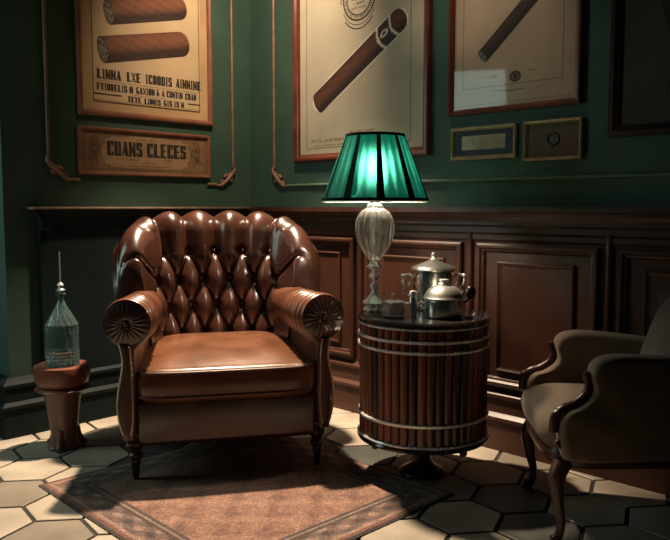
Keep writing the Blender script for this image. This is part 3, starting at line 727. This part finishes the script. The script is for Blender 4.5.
q = MB(); q.lathe([(.010, .52), (.016, .53), (.030, .565), (.034, .59), (.028, .618), (.012, .636), (.0001, .640)], 24); q.build('bulb', 'bulb', lp_)
SB, ST, RB, RTT = .460, .732, .219, .119
NP = 30
q = MB()
def shade_pt(a__, b__):
    a = 2 * pi * a__; r = lerp(RB, RTT, b__) ; r *= 1 + .012 * cos(2 * pi * a__ * NP)
    return (r * cos(a), r * sin(a), lerp(SB, ST, b__))
q.grid(shade_pt, NP * 10, 6, wrapu=True); sh = q.build('lamp_shade', 'silk', lp_, sharp=80)
for k in range(10):  # black strips drawn for the dark gaps between pleats
    a = 2 * pi * k / 10 - pi / 2 + .05; q = MB(); w = .026
    vs = []
    for b__ in (0, 1):
        r = lerp(RB, RTT, b__) * 1.014 + .002; ww = w * lerp(1.0, .75, b__)
        for s_ in (-1, 0, 1): aa = a + s_ * ww * .5 / .17; vs.append((r * cos(aa), r * sin(aa), lerp(SB, ST, b__)))
    q.add(vs + [(x * .996, y_ * .996, z) for x, y_, z in vs], [(0, 1, 4, 3), (1, 2, 5, 4), (6, 9, 10, 7), (7, 10, 11, 8), (0, 3, 9, 6), (2, 8, 11, 5), (3, 4, 10, 9), (4, 5, 11, 10), (0, 6, 7, 1), (1, 7, 8, 2)]); q.build('strip', 'strip', sh)
q = MB(); q.lathe([(RB - .003, SB), (RB + .005, SB), (RB + .004, SB + .011), (RB - .004, SB + .011)], 96, closed=True); q.build('trim_band', 'strip', sh)
q = MB(); q.lathe([(RTT - .003, ST - .010), (RTT + .006, ST - .010), (RTT + .004, ST + .001), (RTT - .003, ST + .001)], 96, closed=True); q.build('trim_band', 'strip', sh)
q = MB(); q.lathe([(RB - .006, SB - .006), (RB + .003, SB - .006), (RB + .003, SB - .001), (RB - .006, SB - .001)], 96, closed=True); tag(q.build('lit_rim_ring', 'lit_edge', sh), 'white ring for the lit inner edge of the shade')  # white ring stands in for the lit inner edge of the shade
q = MB()
for k in range(3):
    a = 2 * pi * k / 3; q.tube([(.012 * cos(a), .012 * sin(a), .515), (.05 * cos(a), .05 * sin(a), .50), ((RB - .012) * cos(a), (RB - .012) * sin(a), SB + .006)], .002, 6)
q.build('shade_carrier', 'chrome', lp_)

# ------------------------------------------------------------------ things on the table
SP = P(.478, 3.085, TT); LPOT = P(.418, 3.12, TT)
pt = thing('stock_pot', 'tall steel lidded pot with ornate side handles, behind the small pot', 'pot', P(.420, 3.145, TT), YAW)
q = MB(); q.lathe([(.0001, 0), (.078, 0), (.084, .004), (.086, .012), (.086, .158), (.090, .162), (.090, .168), (.084, .168), (.084, .160), (.080, .012), (.0001, .010)], 64); q.build('body', 'steel', pt)
q = MB(); q.lathe([(.094, .168), (.095, .172), (.092, .178), (.070, .188), (.040, .200), (.026, .206), (.018, .209), (.0001, .210)], 64); ld = q.build('lid', 'lid_steel', pt)
q = MB(); q.lathe([(.016, .205), (.018, .212), (.010, .218), (.006, .224), (.010, .232), (.008, .240), (.0001, .243)], 24); q.build('knob', 'chrome', ld)
for sx in (-1, 1):
    q = MB(); q.tube(spline([(sx * .084, 0, .135), (sx * .105, 0, .148), (sx * .128, 0, .138), (sx * .130, 0, .110), (sx * .112, 0, .096), (sx * .100, 0, .106), (sx * .106, 0, .118)], 30), .0055, 8)
    q.tube(spline([(sx * .112, 0, .098), (sx * .126, 0, .078), (sx * .112, 0, .058), (sx * .086, 0, .060)], 20), .005, 8); q.ball((sx * .130, 0, .142), .010); q.build('handle', 'chrome', pt)
sp = thing('small_saucepan', 'small low steel pot with domed lid and black side handle', 'pot', P(.430, 2.905, TT), YAW)
q = MB(); q.lathe([(.0001, 0), (.066, 0), (.074, .004), (.077, .014), (.077, .066), (.081, .070), (.081, .075), (.075, .075), (.073, .014), (.0001, .010)], 64); q.build('body', 'steel', sp)
q = MB(); q.lathe([(.080, .075), (.082, .079), (.078, .083), (.074, .092), (.064, .108), (.046, .121), (.024, .128), (.0001, .130)], 64); ld = q.build('lid', 'lid_steel', sp)
q = MB(); q.lathe([(.020, .127), (.022, .134), (.016, .140), (.020, .145), (.018, .150), (.0001, .151)], 24); q.build('knob', 'chrome', ld)
q = MB()
q.tube(spline([(.076, 0, .060), (.092, 0, .066), (.100, 0, .085), (.104, 0, .105)], 14), .006, 8); q.ball((.106, 0, .098), .021, 16, 10, 1.35); tag(q.build('handle', 'black_handle', sp), 'black bulbous handle')
q = MB(); q.tube(spline([(-.076, 0, .055), (-.094, 0, .058), (-.098, 0, .040), (-.078, 0, .034)], 14), .004, 8); q.build('ring_handle', 'chrome', sp)
q = MB(); q.tube(spline([(.070, -.03, .008), (.085, -.035, .004), (.11, -.03, .006), (.12, -.02, .02)], 12), .004, 8); q.build('spout', 'chrome', sp)
gb = thing('glass_sugar_bowl', 'small ribbed clear glass bowl with handle, in front of lamp base', 'bowl', P(.232, 2.915, TT), YAW)
q = MB(); q.lathe([(.0001, 0), (.036, 0), (.042, .004), (.043, .012), (.043, .052), (.046, .056), (.043, .058), (.038, .054), (.038, .012), (.0001, .008)], 96, mod=lambda a, z, t_: 1 + .025 * cos(24 * a) * (1 if .1 < t_ < .5 else 0)); q.build('bowl', 'clear_glass', gb)
q = MB(); q.lathe([(.046, .058), (.047, .061), (.030, .066), (.008, .068), (.005, .074), (.009, .084), (.008, .092), (.0001, .095)], 40); q.build('lid', 'clear_glass', gb)
for sx in (-1, 1): q = MB(); q.tube(spline([(sx * .042, 0, .05), (sx * .062, 0, .052), (sx * .066, 0, .034), (sx * .043, 0, .018)], 16), .004, 8); q.build('handle', 'chrome', gb)
cy_ = thing('steel_shaker', 'slim upright steel tube between the glass bowl and small pot', 'shaker', P(.306, 2.885, TT), YAW)
q = MB(); q.lathe([(.0001, 0), (.0135, 0), (.0145, .003), (.0145, .082), (.0130, .086)], 32); q.build('tube', 'steel', cy_)
q = MB(); q.lathe([(.0136, .084), (.0145, .087), (.0145, .100), (.012, .106), (.0001, .108)], 32); q.build('cap', 'chrome', cy_)

# ------------------------------------------------------------------ stand and decanter
ps = thing('pedestal_stand', 'short copper-brown round pedestal stand left of the armchair', 'stand', P(-1.245, 3.325), YAW)
q = MB(); q.lathe([(.0001, .300), (.098, .290), (.112, .300), (.121, .325), (.124, .365), (.121, .383), (.114, .386), (.0001, .382)], 64); q.build('top_disc', 'terracotta', ps)
q = MB(); q.lathe([(.09, .268), (.116, .274), (.122, .279), (.116, .285), (.098, .292)], 64, closed=True); q.build('collar', 'terracotta', ps)
q = MB(); q.lathe([(.0001, 0), (.070, 0), (.074, .010), (.062, .030), (.056, .060), (.060, .105), (.068, .160), (.076, .210), (.084, .255), (.094, .275), (.0001, .28)], 64, mod=lambda a, z, t_: 1 + .05 * sin(5 * a + z * 14) * (1 - min(1, z / .26)) ); q.build('body', 'stand_body', ps)
for k in range(3):
    a = 2 * pi * k / 3 + .6; q = MB(); q.tube(spline([(.056 * cos(a), .056 * sin(a), .09), (.066 * cos(a), .066 * sin(a), .05), (.084 * cos(a), .084 * sin(a), .02), (.100 * cos(a), .100 * sin(a), .011)], 14), lambda t_: .016 - .006 * t_, 10); q.build('foot', 'stand_body', ps)
dc = thing('glass_decanter', 'cut glass decanter with pointed shoulder and thin rod stopper on pedestal stand', 'decanter', P(-1.238, 3.318, .384), YAW)
def fac(a, z, t_):
    if z < .075: return 1 + .06 * sin(10 * a + z * 300) * sin(10 * a - z * 300)
    if z < .155: return 1 + .05 * abs(cos(6 * a)) - .02
    if z < .19: return 1 + .05 * sin(10 * a + z * 240) * sin(10 * a - z * 240)
    return 1 + .035 * cos(14 * a + z * 60) * max(0, min(1, (.295 - z) / .05))
pr = [(.0001, 0), (.066, 0), (.071, .005)] + [(.071, .005 + .185 * i / 44) for i in range(1, 45)] + [(lerp(.071, .016, (i / 24) ** .9), .19 + .10 * i / 24) for i in range(1, 25)] + [(.013, .300), (.013, .318), (.022, .322), (.022, .328), (.014, .332), (.0001, .333)]
q = MB(); q.lathe(pr, 140, mod=fac); q.build('bottle', 'cut_glass', dc, sharp=60)
q = MB(); q.lathe([(.010, .333), (.020, .338), (.022, .344), (.012, .350), (.009, .358), (.016, .364), (.012, .372), (.004, .378), (.0030, .40), (.0026, .515), (.0001, .517)], 24); q.build('stopper', 'wire', dc)

# ------------------------------------------------------------------ rug
RA = radians(-1.5); rw, rd = 1.20, 1.11
rugo = Vector((1.352, -1.157, 0.0005))
q = MB(); NXr, NYr = 150, 140; rr = random.Random(2)
def rug_col(x, y_):
    ex, ey = rw / 2 - abs(x), rd / 2 - abs(y_); e = min(ex, ey); al = x if ey < ex else y_
    red, dk, tan, gy = (.17, .065, .046), (.06, .04, .037), (.28, .175, .13), (.12, .097, .088)
    if e < .012: return dk
    if e < .03: return red
    if e < .042: return tan
    if e < .125:
        k = sin(al * 42) * sin((e - .083) * 75 + pi / 2)
        return tan if k > .45 else (dk if k < -.5 else gy if abs(k) < .18 else red)
    if e < .137: return dk
    if e < .150: return tan
    if e < .165: return dk
    k = sin(x * 30) * sin(y_ * 30) + .6 * sin(x * 61 + 1) * sin(y_ * 57); d = sqrt((x / .36) ** 2 + (y_ / .34) ** 2)
    return (.30, .158, .108) if k > .5 else (.18, .085, .061) if k < -.55 else (.245, .124, .086)
for j in range(NYr + 1):
    for i in range(NXr + 1):
        x, y_ = (i / NXr - .5) * rw, (j / NYr - .5) * rd
        e = min(rw / 2 - abs(x), rd / 2 - abs(y_)); z = .008 if e > .006 else .003
        if x * 0 == 0: q.v.append((x, y_, z)); q.c.append(rug_col(x, y_))
W_ = NXr + 1
q.f = [(j * W_ + i, j * W_ + i + 1, (j + 1) * W_ + i + 1, (j + 1) * W_ + i) for j in range(NYr) for i in range(NXr)]
n_ = len(q.v); ed = [i for i in range(W_)] + [j * W_ + NXr for j in range(1, NYr + 1)] + [NYr * W_ + i for i in range(NXr - 1, -1, -1)] + [j * W_ for j in range(NYr - 1, 0, -1)]
for k in ed: q.v.append((q.v[k][0], q.v[k][1], 0)); q.c.append((.07, .04, .03))
for k in range(len(ed)): k2 = (k + 1) % len(ed); q.f.append((ed[k], n_ + k, n_ + k2, ed[k2]))
q.f.append(tuple(n_ + k for k in range(len(ed))))
ro = q.build('patterned_rug', 'rug', attr='tone', smooth=False); tag(ro, 'worn reddish brown patterned rug under the leather armchair', 'rug'); place(ro, rugo, RA)

# ------------------------------------------------------------------ upholstered armchair at the right
AR = radians(-50)
ac = thing('upholstered_armchair', 'shadowed taupe upholstered armchair with carved cabriole legs, at the right edge', 'armchair', (2.515, -.352, 0), AR)
def slab(rings): q = MB(); q.loft(rings); return q
# seat frame and cushion
def rrect(hx0, hx1, y0, y1, z, n=48, p=5.):
    o_ = []
    for k in range(n):
        a = 2 * pi * k / n; e = (abs(cos(a)) ** p + abs(sin(a)) ** p) ** (-1 / p); u, v = cos(a) * e, sin(a) * e
        f_ = (v + 1) / 2; o_.append((u * lerp(hx0, hx1, f_), lerp(y0, y1, f_), z))
    return o_
q = MB(); q.loft([rrect(.262, .195, -.315, .27, .255), rrect(.275, .200, -.33, .28, .268), rrect(.278, .202, -.335, .28, .30), rrect(.27, .198, -.325, .28, .318)]); q.build('seat_frame', 'carved', ac)
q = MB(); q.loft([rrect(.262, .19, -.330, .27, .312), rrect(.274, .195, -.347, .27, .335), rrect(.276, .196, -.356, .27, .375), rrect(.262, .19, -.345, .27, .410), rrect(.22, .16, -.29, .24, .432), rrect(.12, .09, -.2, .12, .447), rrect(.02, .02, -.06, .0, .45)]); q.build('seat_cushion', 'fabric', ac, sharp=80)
def uarm(sx, mat):
    # side outline (y, z) swept across the thickness, pad rounded on top
    top = spline([(.20, .604, 0), (.08, .618, 0), (-.06, .628, 0), (-.14, .628, 0), (-.190, .612, 0), (-.210, .575, 0), (-.200, .530, 0), (-.212, .498, 0), (-.248, .470, 0), (-.285, .455, 0), (-.308, .420, 0), (-.305, .35, 0), (-.29, .30, 0)], 48)
    out_ = [(p.x, p.y) for p in top] + [(-.2, .285), (.05, .285), (.20, .285)]
    cyy, czz = -.06, .44
    rings = []
    for off, shr in ((-.046, .90), (-.044, .955), (-.034, .985), (-.015, 1.0), (.010, 1.0), (.030, .99), (.042, .96), (.046, .90)):
        ring = []
        for yy, zz in out_:
            bx = lerp(.288, .172, (yy + .4) / .62); y2 = cyy + (yy - cyy) * shr; z2 = czz + (zz - czz) * shr
            ring.append((sx * (bx + off), y2, z2))
        rings.append(ring)
    q = MB(); q.loft(rings); a_ = q.build('arm', mat, ac, sharp=70)
    # carved show-wood edge following the sweep, ending in a scroll
    q = MB(); pts = [(sx * (lerp(.288, .172, (p.x + .4) / .62) + .012), p.x - .012, p.y + .004) for p in top[20:43]]
    q.tube(pts, lambda t_: .012 + .005 * t_, 10)
    q.tube([(sx * .285, -.306 + p[0], .430 + p[2]) for p in spiral(0, 0, .026, 1.4, .5)], lambda t_: .012 * (1 - .5 * t_), 8); q.ball((sx * .285, -.306, .350), .016, 12, 8)
    q.build('carved_edge', 'carved', a_)
    return a_
uarm(-1, 'fabric'); uarm(1, 'fabric')
q = MB()
def back2(a__, b__):
    a = (a__ - .5) * 2 * radians(78); zt = .80 + .07 * cos(a) ; z = lerp(.29, zt, b__ if b__ < .5 else 1 - b__ if 0 else b__)
    return a, z
rings = []
for k in range(33):
    a = (k / 32 - .5) * 2 * radians(70); zt = .74 + .11 * cos(a) ** 1.0; ring = []
    for off, z in ((.0, .30), (-.008, .45), (0, .6), (.004, zt - .05), (.018, zt - .012), (.035, zt), (.054, zt - .012), (.064, zt - .05), (.058, .6), (.05, .45), (.044, .30)):
        r = .205; ln = .07 * max(0, (z - .45)) ; ring.append(((r + off) * sin(a) * .92, .10 + (r + off) * cos(a) * .62 + ln * .6, z))
    rings.append(ring)
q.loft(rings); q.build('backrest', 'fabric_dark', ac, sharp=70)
q = MB()
def pil(a__, b__):
    u, v = a__ * 2 - 1, 0; return None
def pillow_pt(i, j):
    a = 2 * pi * i; ph = pi * (j - .5); ce = lambda t_, p: abs(t_) ** p * (1 if t_ >= 0 else -1)
    return (.155 * ce(cos(a), .55) * ce(cos(ph), .6), .055 * ce(sin(ph), 1.0), .165 * ce(sin(a), .55) * ce(cos(ph), .6))
q.grid(pillow_pt, 48, 20, wrapu=True); q.xf(Matrix.Translation((.0, .135, .635)) @ Matrix.Rotation(radians(-20), 4, 'X'))
q.build('back_cushion', 'cushion', ac, sharp=80)
def cab(x, y_, dx, dy, top=.275):
    pts = spline([(x - dx * .004, y_ - dy * .004, top), (x + dx * .022, y_ + dy * .022, top - .055), (x + dx * .012, y_ + dy * .012, top - .13), (x - dx * .004, y_ - dy * .004, .075), (x + dx * .004, y_ + dy * .004, .030), (x + dx * .020, y_ + dy * .020, .015)], 36)
    q = MB(); q.tube(pts, lambda t_: (.030 - .016 * sstep(0, .65, t_)) + .008 * sstep(.82, 1, t_), 14); q.ball((x + dx * .018, y_ + dy * .018, .014), .018, 14, 8, .77); return q.build('leg', 'carved', ac)
cab(-.240, -.285, -.5, -.85); cab(.240, -.285, .5, -.85)
for sx in (-1, 1):
    q = MB(); q.tube(spline([(sx * .17, .215, .28), (sx * .172, .235, .15), (sx * .176, .245, .0)], 16), lambda t_: .022 - .007 * t_, 12); q.build('leg', 'carved', ac)

# ------------------------------------------------------------------ light
def lamp(name, kind, loc, energy, col, **kw):
    d = bpy.data.lights.new(name, kind); d.energy = energy; d.color = col
    for k, v in kw.items(): setattr(d, k, v)
    o = bpy.data.objects.new(name, d); COL.objects.link(o); o.location = loc; return o
def aim(o, tgt): o.rotation_euler = (Vector(tgt) - o.location).to_track_quat('-Z', 'Y').to_euler()
dl = lamp('ceiling_downlight', 'SPOT', P(-.46, 3.70, 2.80), 980, (1, .79, .56), spot_size=radians(64), spot_blend=.7, shadow_soft_size=.055)
aim(dl, P(-.40, 3.12, 0))
pl = lamp('corner_poster_fill', 'SPOT', P(-.35, 3.35, 2.75), 115, (1, .76, .52), spot_size=radians(92), spot_blend=1.0, shadow_soft_size=.06)  # added second spot that keeps the corner posters lit beside the narrow downlight
aim(pl, (.16, -.12, 1.85))
p2 = lamp('certificate_fill', 'SPOT', (1.62, -.75, 2.78), 16, (1, .84, .66), spot_size=radians(58), spot_blend=1.0, shadow_soft_size=.05)  # added spot to brighten the print right of the lamp, no fixture built
aim(p2, (1.66, 0, 1.95))
wd = lamp('cool_side_fill', 'AREA', P(-2.42, 2.82, 1.5), 12, (.64, .90, .82), shape='RECTANGLE', size=.62, size_y=1.6)  # added cool area fill, unseen at the left; lifts darks, no window built
aim(wd, P(-.9, 3.3, .6))
w = bpy.data.worlds.new('World'); SC.world = w; w.use_nodes = True
bg = w.node_tree.nodes.get('Background') or w.node_tree.nodes.new('ShaderNodeBackground')
bg.inputs[0].default_value = (.45, .75, .85, 1); bg.inputs[1].default_value = .011

cd = bpy.data.cameras.new('Camera'); cam = bpy.data.objects.new('Camera', cd); COL.objects.link(cam)
cam.location = CAM; cam.rotation_euler = (pi / 2 - math.atan(63 / 740), 0, YAW)
cd.sensor_width = 36; cd.lens = 36 * 740 / 670; cd.clip_start = .05
SC.camera = cam
SC.view_settings.view_transform = 'Standard'; SC.view_settings.look = 'None'
SC.view_settings.exposure = 0; SC.view_settings.gamma = 1; SC.view_settings.use_curve_mapping = False
